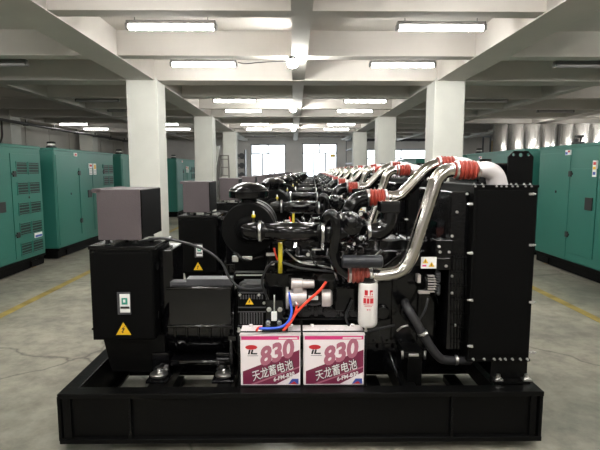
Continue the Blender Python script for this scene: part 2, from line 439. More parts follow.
# base frame
Y0, Y1, ZB, ZT = 2.715, 3.77, .05, .36
FX0, FX1 = P(58, 418, Y0).x, P(543, 418, Y0).x
bm = BM()
for yf, s in ((Y0, 1), (Y1, -1)):
    ya, yb = sorted((yf, yf + s * .095)); wa, wb = sorted((yf + s * .03, yf + s * .042))
    bx(bm, FX0, FX1, ya, yb, ZT - .03, ZT, .004); bx(bm, FX0, FX1, ya, yb, ZB, ZB + .03, .004)
    bx(bm, FX0 + .005, FX1 - .005, wa, wb, ZB + .02, ZT - .02)
    for px in (58.5, 128, 452, 540.5):
        xx = P(px, 418, Y0).x; wd = .016 if 100 < px < 500 else .012
        va, vb = sorted((yf + s * .004, yf + s * .04)); bx(bm, xx - .006, xx + wd, va, vb, ZB + .02, ZT - .02)
    for px0, px1 in ((62, 70), (531, 537)):
        va, vb = sorted((yf + s * .012, yf + s * .04)); bx(bm, P(px0, 418, Y0).x, P(px1, 418, Y0).x, va, vb, ZB + .02, ZT - .02)
    va, vb = sorted((yf + s * .004, yf + s * .04))
    for px in (129.5, 452.5):                      # weld bead
        xx = P(px, 418, Y0).x
        for k in range(9): ball(bm, (xx, yf + s * .008, ZB + .06 + k * .018), .008, seg=6)
for xf, s in ((FX0, 1), (FX1, -1)):
    xa, xb = sorted((xf, xf + s * .09)); bx(bm, xa, xb, Y0 + .05, Y1 - .05, ZT - .028, ZT - .001, .003); bx(bm, xa, xb, Y0 + .05, Y1 - .05, ZB + .001, ZB + .028, .003)
    xa, xb = sorted((xf + s * .03, xf + s * .04)); bx(bm, xa, xb, Y0 + .04, Y1 - .04, ZB + .02, ZT - .02)
obj('base_frame', bm, 'black_frame', gen)
for px, w in ((160, .10), (226, .09), (300, .09), (404, .10), (488, .05)):
    bm = BM(); x = P(px, 380, 3.0).x; bx(bm, x - w / 2, x + w / 2, Y0 + .04, Y1 - .04, ZT - .14, ZT - .035, .004); obj('cross_member', bm, 'black_frame', gen)
for px in (140, 215, 310, 395, 500):
    bm = BM(); x = P(px, 440, Y0).x; bx(bm, x - .05, x + .05, Y0 + .1, Y1 - .1, 0, ZB + .002, .004); obj('skid_batten', bm, 'black_frame', gen)

# rubber mounts with bright caps
def mount(px, py, Y):
    o = P(px, py, Y); z = ZT - .04
    bm = BM(); lathe(bm, (o.x, o.y, z), (0, 0, 1), [(0, .055), (.02, .055), (.03, .04), (o.z - z - .045, .045)], 20)
    m_ = obj('rubber_mount', bm, 'rubber', gen)
    bm = BM(); lathe(bm, (o.x, o.y, o.z - .05), (0, 0, 1), [(.012, .045), (.018, .056), (.028, .056), (.036, .046), (.040, .02), (.041, .013), (.058, .013)], 20)
    obj('mount_cap', bm, 'steel_dull', m_)
for a in ((159, 370, 2.98), (224, 370, 2.98)): mount(*a)
for px in (159, 224):
    o = P(px, 370, 2.98); mount_p = (px, )
    bm = BM(); lathe(bm, (o.x, 3.56, ZT - .04), (0, 0, 1), [(0, .055), (.02, .055), (.03, .04), (.1, .045)], 20); obj('rubber_mount', bm, 'rubber', gen)

# alternator
AY = 3.26; az = P(200, 319, AY).z; ax0, ax1 = P(158, 316, 3.0).x, P(238, 316, 3.0).x
bm = BM()
lathe(bm, (ax0, AY, az), (1, 0, 0), [(0, .18), (.03, .22), (.06, .238), (ax1 - ax0 - .05, .238), (ax1 - ax0, .23)], 40)
for k in range(5):
    xx = ax0 + .09 + k * .075; lathe(bm, (xx, AY, az), (1, 0, 0), [(0, .238), (.004, .243), (.014, .243), (.018, .238)], 40, cap=False)
alt = obj('alternator', bm, 'black', gen)
bm = BM(); a0, a1, u0, u1 = pbox(bm, 169, 288, 231, 326, 2.965, .2, .006)
sc_ = obj('side_cover', bm, 'black', alt)
for z in (u0, u1):
    bm = BM(); cy(bm, (a0 - .012, 2.962, z), (a1 + .004, 2.962, z), .009, n=16); obj('highlight_strip', bm, 'black_edge', sc_)  # glossy bars added to catch highlights along the cover's edges
bm = BM(); cy(bm, (a0 + .05, 2.99, P(200, 362, 2.99).z), (a1 + .0, 2.99, P(200, 362, 2.99).z), .016, n=16); obj('highlight_bar', bm, 'black_edge', alt)  # glossy bar added for the highlight low on the barrel
bm = BM(); pbox(bm, 186, 279, 232, 286, 3.02, .1, .004); pbox(bm, 170, 282, 190, 288, 3.04, .08, .003); obj('top_bracket', bm, 'dark_grey', alt)
bm = BM()
for px in (159, 224):
    o = P(px, 370, 2.98); bx(bm, o.x - .07, o.x + .07, 2.92, 3.62, o.z - .045 - .02, o.z - .045, .004)
    bx(bm, o.x - .055, o.x + .055, 3.02, 3.06, o.z - .05, az - .15, .004); bx(bm, o.x - .055, o.x + .055, 3.46, 3.50, o.z - .05, az - .15, .004)
bx(bm, P(170, 360, 3).x, P(232, 360, 3).x, 3.0, 3.5, P(200, 366, 3.0).z, P(200, 360, 3.0).z, .005)
obj('foot', bm, 'black', alt)
# flywheel housing with grilles
bm = BM(); g0, g1, gz0, gz1 = pbox(bm, 238, 292, 266, 336, 2.99, .5, .01)
lathe(bm, (ax1 - .02, AY, az), (1, 0, 0), [(0, .25), (.02, .262), (.05, .262), (.07, .25), (g1 - ax1 + .02, .255)], 36)
for k in range(11):
    for (r0, r1, yy) in ((239.5, 250, 306), (252, 264, 306), (240, 264, 320)):
        c = P((r0 + r1) / 2, yy, 2.99)
for row, yy in enumerate((295, 313)):
    for k in range(9):
        a = P(240 + k * 2.7, yy, 2.985); b = P(240 + k * 2.7, yy + (4 if row == 0 else 11), 2.985)
        bx(bm, a.x, a.x + .008, 2.980, 2.992, b.z, a.z, mi=1)
for yy in (293, 307.5, 312, 326):
    a = P(238, yy, 2.985); c = P(266, yy, 2.985); bx(bm, a.x, c.x, 2.982, 2.992, a.z - .003, a.z + .003, mi=1)
for q in ((240, 295), (259, 295), (264, 303), (240, 330), (264, 330)): bolt(bm, P(q[0], q[1], 2.99), (0, -1, 0), .007, .008, 2)
fh = obj('flywheel_housing', bm, ('black_matte', 'dark_grey', 'steel_dull'), gen)
def warn_tri(parent, px, py, w, Y, bolt_mark=True):
    c = P(px, py, Y); hw = w / 2; h = w * .87
    bm = BM(); prism(bm, [(c.x - hw, c.z - h / 2), (c.x + hw, c.z - h / 2), (c.x, c.z + h / 2)], Y - .0012, Y, 0)
    s = w / 100
    z = [(8, 14), (-14, -8), (-2, -8), (-9, -24), (-15, -22), (-6, -36), (2, -26), (-4, -27), (11, -1), (-2, -1), (14, 14)]
    prism(bm, [(c.x + x * s, c.z + (q + 3) * s) for x, q in z], Y - .0018, Y - .001, 1)
    return obj('warning_sign', bm, ('sign_yellow', 'ink'), parent)
warn_tri(fh, 249.5, 301, .05, 2.978)

# output box
OY = 2.98
bm = BM(); o0, o1, oz0, oz1 = pbox(bm, 91, 249.5, 154, 340, OY, .41, .005)
for q in ((93, 329), (149.5, 329), (93, 300), (149.5, 252), (93, 252)): bolt(bm, P(q[0], q[1], OY), (0, -1, 0), .006, .006, 1)
for z in (oz0 + .12, oz1 - .14):
    bx(bm, o1, o1 + .012, OY + .05, OY + .09, z, z + .05, .003, 1)
out = obj('output_box', bm, ('black_matte', 'black'), gen)
bm = BM(); bx(bm, o0 - .006, o1 + .02, OY - .004, OY + .43, oz1 - .002, oz1 + .022, .006); obj('box_lid', bm, 'black', out)
bm = BM(); bx(bm, o0 + .006, o1 - .006, OY - .008, OY, oz0 + .01, oz1 - .02, .003); dr = obj('door', bm, 'black_matte', out)
bm = BM(); c0 = P(117, 292, OY - .008); c1 = P(131.5, 314.5, OY - .008); bx(bm, c0.x, c1.x, OY - .016, OY - .008, c1.z, c0.z, .004)
sw = obj('breaker_window', bm, 'dark_grey', dr)
bm = BM(); c0 = P(119.5, 294, OY - .016); c1 = P(130.5, 312.5, OY - .016); bx(bm, c0.x, c1.x, OY - .020, OY - .015, c1.z, c0.z, .002)
a = P(121.5, 298, OY - .02); b = P(127.5, 304.5, OY - .02); bx(bm, a.x, b.x, OY - .0215, OY - .02, b.z, a.z, mi=1)
a = P(123, 299.5, OY - .02); b = P(125.5, 302.5, OY - .02); bx(bm, a.x, b.x, OY - .0222, OY - .021, b.z, a.z, mi=3)
a = P(120.5, 306.5, OY - .02); b = P(129.5, 308.5, OY - .02); bx(bm, a.x, b.x, OY - .024, OY - .02, b.z, a.z, .001, 2)
obj('breaker_face', bm, ('label_white', 'green_print', 'ink', 'white'), dr)
warn_tri(dr, 123.5, 328.5, .094, OY - .008)
bm = BM(); a = P(104, 341, 3.06); b = P(166, 356, 3.06); prism(bm, [(a.x, oz0 + .01), (b.x, oz0 + .01), (b.x, .36), (a.x + .05, .36)], 3.04, 3.38); obj('box_support', bm, 'black_frame', gen)
bm = BM(); bx(bm, o1, ax0 + .08, 3.1, 3.39, az - .2, oz1 - .02, .01); obj('cable_duct', bm, 'black', gen)

# control panel
CY = 3.0
zc0 = oz1 + .055; bm = BM(); a = P(97, 215, CY); b = P(140.5, 215, CY); t = P(120, 189.5, CY)
bx(bm, a.x, b.x, CY, CY + .45, zc0, t.z, .004)
cp = obj('control_panel', bm, 'panel', gen)
bm = BM(); bx(bm, a.x - .026, a.x + .03, CY + .0, CY + .46, t.z - .022, t.z + .004, .003); obj('panel_lip', bm, 'panel', cp)
bm = BM(); bx(bm, b.x - .001, b.x + .006, CY + .01, CY + .445, zc0 + .004, t.z - .004, .002); obj('panel_door', bm, 'black_matte', cp)
for dx in (a.x + .04, b.x - .05):
    for dy in (CY + .05, CY + .38):
        bm = BM(); lathe(bm, (dx, dy, oz1 + .028), (0, 0, 1), [(0, .022), (.008, .016), (.02, .016), (.029, .022)], 14); obj('rubber_foot', bm, 'rubber', cp)
bm = BM(); tb(bm, smooth_pts(pp((138, 242, 3.05), (160, 238.5, 3.0), (182, 242, 2.98), (205, 250, 2.98), (221, 262, 2.97), (229, 277, 2.96), (239, 287, 2.96), (252, 289, 2.97), (264, 288, 3.0))), .008, 10)
obj('wiring_loom', bm, 'rubber', gen)

# engine block
EY = 3.08
bm = BM(); e0, e1, ez0, ez1 = pbox(bm, 264, 272, 436, 345, EY, .40, .012)
for k in range(6):                                  # cylinder bays and core plugs
    px = 278 + k * 26; c = P(px, 312, EY); lathe(bm, c, (0, -1, 0), [(-.01, .05), (.02, .05), (.026, .04)], 20)
    pbox(bm, px + 10, 276, px + 14, 342, EY - .02, .04, .004)
for q in [(270 + k * 13, 275) for k in range(13)] + [(270 + k * 13, 341) for k in range(13)]:
    bolt(bm, P(q[0], q[1], EY), (0, -1, 0), .009, .012, 0)
pbox(bm, 268, 318, 360, 332, EY - .04, .06, .006)
eb = obj('engine_block', bm, 'engine', gen)
bm = BM(); pbox(bm, 268, 250, 434, 274, EY + .02, .34, .01)
for k in range(12): bolt(bm, P(272 + k * 14, 254, EY + .02), (0, -1, 0), .008, .012, 1 if k % 3 == 0 else 0)
hd = obj('cylinder_head', bm, ('engine', 'steel_dull'), gen)
for k in range(6):
    bm = BM(); pbox(bm, 270 + k * 27, 239, 294 + k * 27, 252, EY + .06, .24, .014)
    for s in (4, 20): bolt(bm, P(270 + k * 27 + s, 239.5, EY + .1), (0, 0, 1), .01, .014, 1)
    obj('valve_cover', bm, ('engine', 'steel_dull'), hd)
bm = BM(); a = P(280, 346, EY); b = P(430, 346, EY); prism(bm, [(a.x, ez0 + .01), (b.x, ez0 + .01), (b.x - .03, .33), (a.x + .25, .33), (a.x + .2, ez0 - .05)], EY + .02, EY + .36)
for k in range(10): bolt(bm, P(285 + k * 15.5, 348, EY), (0, -1, 0), .008, .01, 0)
obj('oil_pan', bm, 'engine', eb)
# intake manifold with runners, injection pump, fuel lines
bm = BM(); cy(bm, P(275, 262, 3.02), P(365, 262, 3.02), .042, n=18)
for k in range(6): tb(bm, smooth_pts(pp((280 + k * 16, 262, 3.02), (281 + k * 16, 255, 3.06), (282 + k * 16, 250, 3.12))), .028, 12)
obj('intake_manifold', bm, 'engine', eb)
bm = BM(); a0 = pbox(bm, 335, 287, 356, 312, 2.98, .14, .012)
for k in range(4): cy(bm, P(338 + k * 5, 287, 3.03), P(338 + k * 5, 280, 3.03), .010, n=10)
lathe(bm, P(357, 299, 3.04), (1, 0, 0), [(0, .06), (.05, .06), (.06, .03), (.1, .03)], 18)
obj('fuel_pump', bm, 'engine', eb)
for k in range(6):
    bm = BM(); tb(bm, smooth_pts(pp((338 + k * 3.2, 281, 3.03), (330 + k * 4, 268 + (k % 2) * 3, 2.98), (300 + k * 16, 262 + (k % 3) * 3, 2.95), (285 + k * 24, 250, 3.05))), .0055, 8)
    obj('fuel_line', bm, 'black' if k % 2 else 'steel_dull', eb)
random.seed(3)
def fitting(fn, m='engine'):
    bm = BM(); fn(bm); obj('fitting', bm, (m, 'steel_dull'), eb)
for k in range(26):
    px, py = random.uniform(268, 372), random.uniform(243, 276); c = P(px, py, 2.99 + random.random() * .06)
    r_ = random.uniform(.008, .014); l_ = random.uniform(.02, .06)
    fitting([lambda bm: bolt(bm, c, (0, -1, 0), r_ * .8, .014, 1), lambda bm: cy(bm, c, c + Vector((l_, 0, 0)), r_, n=10), lambda bm: ball(bm, c, r_, 0, seg=10)][k % 3])
for k in range(8):
    px, py = random.uniform(330, 370), random.uniform(238, 256); c = P(px, py, 3.0); fitting(lambda bm: bolt(bm, c, (0, -1, 0), .009, .016, k % 2))
for q in ((312, 249, 321, 250.3), (301, 261.8, 313, 262.8)): fitting(lambda bm: pbox(bm, *q, 2.94, .008, .001, 1))  # thin steel bars stand in for highlight lines on the engine
bm = BM(); tb(bm, smooth_pts(pp((234, 252, 2.98), (242, 258, 2.94), (249, 260, 2.94), (256, 258, 2.98), (264, 256, 3.0))), .012, 8, 0)
pbox(bm, 242, 256.5, 252, 260, 2.93, .02, .003, 1); pbox(bm, 232, 256, 238, 262, 2.95, .02, .003, 1); pbox(bm, 236, 274.6, 263, 275.8, 2.98, .006, .001, 1); pbox(bm, 266, 253, 276, 256, 2.94, .02, .002, 1)  # the long thin steel bar stands in for a highlight line
obj('bracket_and_highlight', bm, ('engine', 'steel_dull'), eb)
# wide harness hoses over the block
for q in (((268, 300, 2.98), (262, 280, 2.95), (274, 262, 2.93), (300, 268, 2.93), (334, 272, 2.95)), ((300, 336, 3.0), (330, 330, 2.97), (352, 334, 2.97), (395, 325, 3.0)), ((352, 300, 2.95), (346, 318, 2.96), (356, 332, 2.97), (380, 330, 3.0))):
    bm = BM(); tb(bm, smooth_pts(pp(*q)), .007, 10); obj('hose', bm, 'rubber', eb)

# air filter
fc = P(248, 230, 3.02); r = .168
bm = BM(); lathe(bm, fc, (0, 1, 0), [(0, r * .97), (.012, r), (.06, r), (.065, r * 1.03), (.09, r * 1.03), (.095, r), (.28, r), (.285, r * 1.03), (.31, r * 1.03), (.315, r), (.44, r), (.46, r * .92)], 48)
lathe(bm, fc, (0, -1, 0), [(-.004, .085), (.006, .082), (.012, .06)], 32)
af = obj('air_filter', bm, 'black_matte', gen)
nc = P(249, 205, 3.2)
bm = BM(); cx, cyy = nc.x, 3.2; zt = P(249, 197.5, 3.2).z
cy(bm, (cx, cyy, fc.z + r - .02), (cx, cyy, zt + .01), .052, n=24); obj('neck', bm, 'black', af)
k_ = .131
bm = BM(); lathe(bm, (cx, cyy, zt - .004), (0, 0, 1), [(0, k_ * .78), (.003, k_ * .97), (.015, k_), (.048, k_), (.056, k_ * .93), (.062, k_ * .93), (.082, k_ * .74), (.098, k_ * .44), (.104, k_ * .15)], 40); obj('rain_cap', bm, 'black', af)
bm = BM(); cy(bm, P(253.5, 222, 3.0), P(253.5, 211, 3.0), .006, n=8, mi=1); cy(bm, P(253.5, 218, 3.0), P(253.5, 214.5, 3.0), .012, n=10); obj('dust_indicator', bm, ('yellow', 'steel_dull'), af)
bm = BM(); bx(bm, fc.x - .1, fc.x + .1, 3.12, 3.16, ez1, fc.z - .1, .005); bx(bm, fc.x - .1, e0 + .1, 3.1, 3.3, ez1 - .05, ez1 - .01, .004); obj('filter_bracket', bm, 'black_matte', af)
# intake pipe
pe = pp((247, 231, 3.03), (247, 231, 2.98), (249, 231, 2.945), (254, 231, 2.915), (260, 231, 2.90))
bm = BM(); tb(bm, smooth_pts(pe), .060, 24); tb(bm, pp((259.5, 231, 2.90), (322, 232.5, 2.90)), .0575, 28)
ip = obj('intake_pipe', bm, 'black', gen)
def clamp(parent, p, d, r, w=.016, m='steel_dull'):
    p = Vector(p); d = Vector(d).normalized()
    bm = BM(); lathe(bm, p - d * w / 2, d, [(0, r), (.001, r + .004), (w - .001, r + .004), (w, r)], 28)
    u = Vector((0, -1, 0)) if abs(d.y) < .5 else Vector((0, 0, 1)); s = d.cross(u)
    c = p + u * (r + .006) - s * .012; cy(bm, c - s * .014, c + s * .022, .008, n=8)
    return obj('hose_clamp', bm, m, parent)
clamp(ip, P(260, 231, 2.90), (1, 0, 0), .0605, .018); clamp(ip, P(322.5, 232.5, 2.90), (1, 0, 0), .06, .018)

# turbocharger
tc_ = P(334, 233, 2.92)
bm = BM()
R_, q_ = .062, .030
pts = []; rad = []
for k in range(30):
    th = 2 * PI * k / 26 - PI * .5; pts.append(Vector((tc_.x + .005, tc_.y + R_ * math.cos(th) + .02, tc_.z + R_ * math.sin(th)))); rad.append(q_ * (.55 + .45 * k / 29) * 1.15)
tb(bm, pts, rad, 16)
lathe(bm, (tc_.x - .06, tc_.y, tc_.z), (1, 0, 0), [(0, .06), (.02, .066), (.06, .085), (.09, .09), (.10, .06), (.16, .045)], 32)
c2 = P(351, 226, 2.95); lathe(bm, (c2.x - .085, 2.95, c2.z), (1, 0, 0), [(0, .045), (.01, .07), (.04, .086), (.08, .092), (.115, .085), (.14, .062), (.165, .056)], 32)
ball(bm, P(351, 222, 2.90), .052, 0); 
for k in range(9): 
    a = P(340 + k * 2.6, 217 + 3.5 * math.sin(k * 1.3), 2.88 + .02 * (k % 3)); bolt(bm, a, (0, -1, 0), .008, .012, 1 if k % 4 == 0 else 0)
for q in ((343, 248), (352, 250), (360, 247), (366, 244), (338, 252)):
    a = P(q[0], q[1], 2.93); ball(bm, a, .022, 0)
tu = obj('turbocharger', bm, ('black', 'steel_dull'), gen)
# compressor outlet down to the lower hose
bm = BM(); tb(bm, smooth_pts(pp((325.5, 226, 2.92), (327, 218, 2.88), (331, 214.5, 2.86), (335, 218, 2.85), (336, 228, 2.85), (334.5, 242, 2.86), (334, 255, 2.87), (338, 266, 2.88), (346, 273.5, 2.88), (350, 275, 2.88))), .033, 18); obj('charge_elbow', bm, 'black', tu)
# exhaust elbow
clamp(tu, P(368.5, 231, 2.93), (1, 0, .05), .055, .02)
bm = BM(); tb(bm, smooth_pts(pp((366, 231.5, 2.93), (374, 232, 2.93), (382, 229.5, 2.93), (388, 223, 2.93), (389.5, 215, 2.93), (389.5, 207, 2.93))), .056, 24)
c = P(389, 207, 2.93); bx(bm, c.x - .062, c.x + .062, 2.87, 2.99, c.z - .035, c.z + .038, .012); obj('exhaust_elbow', bm, 'black', gen)

def bellows(parent, p0, p1, r, m, n=4):
    p0 = Vector(p0); p1 = Vector(p1); L = (p1 - p0).length; prof = [(0, r * .96), (L * .12, r * .97)]
    for k in range(n):
        t = L * (.16 + .70 * k / n); w = L * .70 / n
        prof += [(t, r * .95), (t + w * .3, r * 1.14), (t + w * .6, r * 1.14), (t + w * .95, r * .95)]
    prof += [(L * .9, r * .97), (L, r * .96)]
    bm = BM(); lathe(bm, p0, p1 - p0, prof, 30); h = obj('silicone_hose', bm, m, parent)
    d = (p1 - p0).normalized()
    clamp(h, p0 + d * L * .09, d, r, .016); clamp(h, p0 + d * L * .92, d, r, .016)
    return h
# front charge pipe (stainless)
AYp = 2.90
path = [P(*q) for q in ((370, 275, 2.88), (386, 275.5, 2.88), (403, 271, AYp), (412, 255, AYp), (437, 178, AYp), (446, 170, AYp), (458, 170, AYp))]
bm = BM(); tb(bm, round_pts(path, .11, 8), .043, 26)
pa = obj('charge_pipe', bm, 'steel', gen)
bellows(pa, P(347.5, 275, 2.88), P(372, 275, 2.88), .043, 'silicone_dark')
bellows(pa, P(454, 170, AYp), P(479, 170, AYp), .050, 'silicone')
bm = BM(); el = smooth_pts(pp((477, 169.5, AYp), (486, 169.5, AYp), (493, 173, AYp + .01), (496, 179, AYp + .02), (498, 190, AYp + .03)))
tb(bm, el, [.043 + .020 * i / (len(el) - 1) for i in range(len(el))], 24); obj('radiator_inlet', bm, 'alu_white', gen)
# rear charge pipe
BYp = 3.24
bm = BM(); tb(bm, smooth_pts(pp((350, 232, BYp), (349, 222, BYp), (350.5, 210, BYp), (357, 201, BYp), (368, 197.5, BYp))), .055, 22); obj('charge_elbow', bm, 'black', gen)
bm = BM(); tb(bm, round_pts(pp((384, 197.5, BYp), (399, 197.5, BYp), (409, 188, BYp), (428, 168, BYp), (440, 164, BYp), (452, 164, BYp)), .09, 8), .043, 24)
pb = obj('charge_pipe', bm, 'steel', gen)
bellows(pb, P(366, 197.5, BYp), P(387, 197.5, BYp), .052, 'silicone')
bellows(pb, P(437, 164, BYp), P(456, 164, BYp), .046, 'silicone')
bm = BM(); tb(bm, smooth_pts(pp((455, 164, BYp), (466, 165, BYp), (474, 170, BYp), (478, 182, BYp))), .045, 20); obj('radiator_inlet', bm, 'alu_white', gen)

# sleeve, filter, starter
bm = BM(); lathe(bm, P(342, 261.5, 2.83), (1, 0, 0), [(0, .030), (.004, .038), (.235, .038), (.24, .030)], 24); obj('heat_sleeve', bm, 'tube_dark', gen)
f0 = P(367.5, 326.5, 2.88); f1 = P(367.5, 281, 2.88); L = f1.z - f0.z
bm = BM(); lathe(bm, f0, (0, 0, 1), [(0, .03), (.006, .048), (.018, .057), (.03, .059), (L - .02, .059), (L - .008, .055), (L, .04)], 32)
ff = obj('oil_filter', bm, 'white_can', gen)
bm = BM(); lathe(bm, f1, (0, 0, 1), [(-.005, .05), (.03, .05), (.035, .035)], 24); bx(bm, f1.x - .04, f1.x + .04, 2.86, 3.1, f1.z + .01, f1.z + .035, .005); obj('filter_head', bm, 'engine', ff)
cy_ = lambda: None
bm = BM()
def on_can(px0, py0, px1, py1):                     # print wrapped on the can's curve
    n = 5; r = .0594; cxx, cyc = f0.x, f0.y
    for k in range(n):
        xa = P(px0 + (px1 - px0) * k / n, 300, 2.83).x - cxx; xb = P(px0 + (px1 - px0) * (k + 1) / n, 300, 2.83).x - cxx
        za, zb = P(367, py1, 2.83).z, P(367, py0, 2.83).z
        g = lambda x: cyc - math.sqrt(max(r * r - x * x, 1e-6))
        v = [bm.verts.new(q) for q in ((cxx + xa, g(xa), za), (cxx + xb, g(xb), za), (cxx + xb, g(xb), zb), (cxx + xa, g(xa), zb))]
        bm.faces.new(v)
for a in ((364.5, 290, 367.6, 295.2), (369.4, 290, 372.5, 292), (369.4, 291.9, 370.4, 295.2), (371.5, 293.3, 372.5, 295.2), (364, 296.2, 373, 297), (363.4, 298, 366, 303.4), (366.6, 298, 369.2, 303.4), (369.8, 298, 373.4, 303.4), (363.6, 304.4, 373.3, 305), (364.5, 306, 372, 306.5), (366.8, 309, 368.3, 310), (369.3, 309, 370.3, 310)): on_can(*a)
obj('print', bm, 'red_ink', ff)
s0 = P(286, 298, 2.94)
def sx(px): return P(px, 298, 2.94).x - s0.x
bm = BM(); lathe(bm, s0, (1, 0, 0), [(0, .068), (sx(288.5), .068), (sx(288.6), .05), (sx(303), .056), (sx(306), .05), (sx(322), .05), (sx(322.2), .053), (sx(330), .053), (sx(332), .042)], 28)
lathe(bm, P(291, 284, 2.93), (1, 0, 0), [(0, .03), (.005, .036), (.07, .036), (.075, .028), (.14, .026), (.145, .02)], 22)
pbox(bm, 293, 286, 303, 294, 2.9, .06, .005)
st = obj('starter_motor', bm, 'cast', gen)
bm = BM(); lathe(bm, (s0.x + sx(306.5), s0.y, s0.z), (1, 0, 0), [(0, .0515), (sx(321.5) - sx(306.5), .0515)], 28); obj('starter_sleeve', bm, 'engine', st)
bm = BM(); pbox(bm, 308.5, 296, 318, 300, 2.886, .006); obj('nameplate', bm, 'label_white', st)
# dipstick
bm = BM(); cy(bm, P(280.2, 242.5, 2.93), P(280.2, 273, 2.93), .0135, n=12); obj('dipstick_tube', bm, 'yellow', gen)
bm = BM(); tb(bm, smooth_pts(pp((274, 248, 2.95), (276, 256, 2.94), (279, 262, 2.95))), .006, 8); obj('sensor_lead', bm, 'red_cable', gen)
# cut-out switch over the batteries
bm = BM(); pbox(bm, 266, 300, 283, 331, 2.90, .015, .004); pbox(bm, 262, 327, 288, 332, 2.84, .06, .004)
for q in ((269, 309.5), (280, 309.5), (268, 322.5), (279.5, 322.5)): bolt(bm, P(q[0], q[1], 2.895), (0, -1, 0), .011, .012, 1)
cy(bm, P(274.3, 295, 2.89), P(274.3, 312, 2.89), .004, n=8, mi=1)
bs = obj('cut_out_switch', bm, ('black', 'steel_dull'), gen)
bm = BM(); pbox(bm, 271.3, 312.5, 276.8, 321, 2.875, .03, .002); obj('switch_label', bm, 'label_white', bs)
bm = BM(); tb(bm, smooth_pts(pp((288.5, 292, 2.90), (290.5, 303, 2.88), (291.5, 313, 2.86), (288, 322, 2.84), (281, 327, 2.83), (270, 328.5, 2.82), (259, 328.5, 2.82))), .0085, 10); obj('battery_cable', bm, 'blue_cable', gen)
bm = BM(); tb(bm, smooth_pts(pp((326, 282, 2.90), (320, 290, 2.88), (308, 301, 2.87), (297, 312, 2.86), (290, 323, 2.84), (283, 331, 2.82))), .0085, 10); obj('battery_cable', bm, 'red_cable', gen)
bm = BM(); tb(bm, smooth_pts(pp((297, 303, 2.88), (296, 310, 2.87), (292, 319, 2.85), (286, 326, 2.83))), .0075, 10)
tb(bm, smooth_pts(pp((262, 327.5, 2.83), (258.5, 328, 2.82), (256.5, 330.5, 2.80))), .0075, 10); rc = obj('battery_cable', bm, 'red_cable', gen)
bm = BM(); cy(bm, P(295, 302, 2.875), P(298, 306, 2.875), .008, n=10); obj('cable_lug', bm, 'steel_dull', rc)
# tray
TY = 2.80
bm = BM(); t0 = P(238, 386, TY); t1 = P(366.5, 393, TY); bx(bm, t0.x, t1.x, TY, TY + .30, ZT - .012, ZT, .002)
bx(bm, t0.x, t1.x, TY - .006, TY, ZT - .012, P(300, 386, TY).z, .001)
for px in (238.5, 366):
    x = P(px, 360, TY).x; bx(bm, x - .004, x + .004, TY, TY + .3, ZT, ZT + .04)
    cy(bm, (x, TY + .01, ZT), (x, TY + .01, P(px, 330, TY).z), .005, n=8); 
tray = obj('battery_tray', bm, 'black_frame', gen)
bm = BM(); z = P(300, 333, TY + .02).z; a = P(238.5, 332, TY).x; b = P(366, 332, TY).x
cy(bm, (a, TY + .01, z + .012), (b, TY + .01, z + .012), .0045, n=8)
for x in (a, b): bolt(bm, (x, TY + .01, z + .012), (0, 0, 1), .008, .02, 1)
obj('hold_down_bar', bm, ('black', 'steel_dull'), tray)
for px in (322, 367):
    pass
bm = BM(); cy(bm, P(231, 340, 2.96), P(231, 384, 2.96), .012, n=10); pbox(bm, 228, 336, 236, 341, 2.95, .03, .003); obj('stay_rod', bm, 'black', gen)

# radiator
RY = 2.86
bm = BM(); r0, r1, rz0, rz1 = pbox(bm, 471, 187, 533.5, 360, RY, .92, .005)
for q in [(475, 188), (483, 188), (496, 188), (501, 188), (506, 188), (512, 188), (517, 188), (525, 188), (531, 188)]:
    bolt(bm, P(q[0], 186.3, RY), (0, -1, 0), 0.006, .010, 1)
    a = P(q[0] - 1, 185.8, RY + .03); bolt(bm, (a.x, RY + .03, rz1 + .012), (0, 0, 1), .0058, .008, 1)
for q in [(473, 359), (484, 359), (494, 359), (500, 359), (505, 359), (512, 359), (520, 359), (527, 359)]:
    bolt(bm, P(q[0], q[1], RY), (0, -1, 0), 0.0062, .012, 1)
for y in (204, 253, 300, 346): 
    c = P(470, y, RY); bx(bm, c.x - .008, c.x + .016, RY - .006, RY, c.z - .008, c.z + .008, .002, 1); bolt(bm, c, (-1, 0, 0), .0065, .013, 1); bolt(bm, (c.x + .008, RY - .006, c.z), (0, -1, 0), .006, .010, 1)
for y in (194, 245, 302, 352):
    c = P(531, y, RY); bx(bm, c.x - .014, c.x + .012, RY - .006, RY, c.z - .007, c.z + .007, .002, 1); bolt(bm, (c.x + .01, RY - .004, c.z), (1, 0, 0), .0062, .013, 1); bolt(bm, (c.x - .004, RY - .006, c.z), (0, -1, 0), .006, .010, 1)
bx(bm, r0 - .006, r1 + .006, RY - .004, RY + .93, rz1 - .004, rz1 + .012, .003)
bx(bm, r0 + .02, r1 - .004, RY - .003, RY, rz0 + .03, rz1 - .02, .002)
bx(bm, r0 - .004, r1 + .008, RY - .004, RY + .93, rz0 - .01, rz0 + .006, .003)
rad = obj('radiator', bm, ('black_matte', 'steel_dull'), gen)
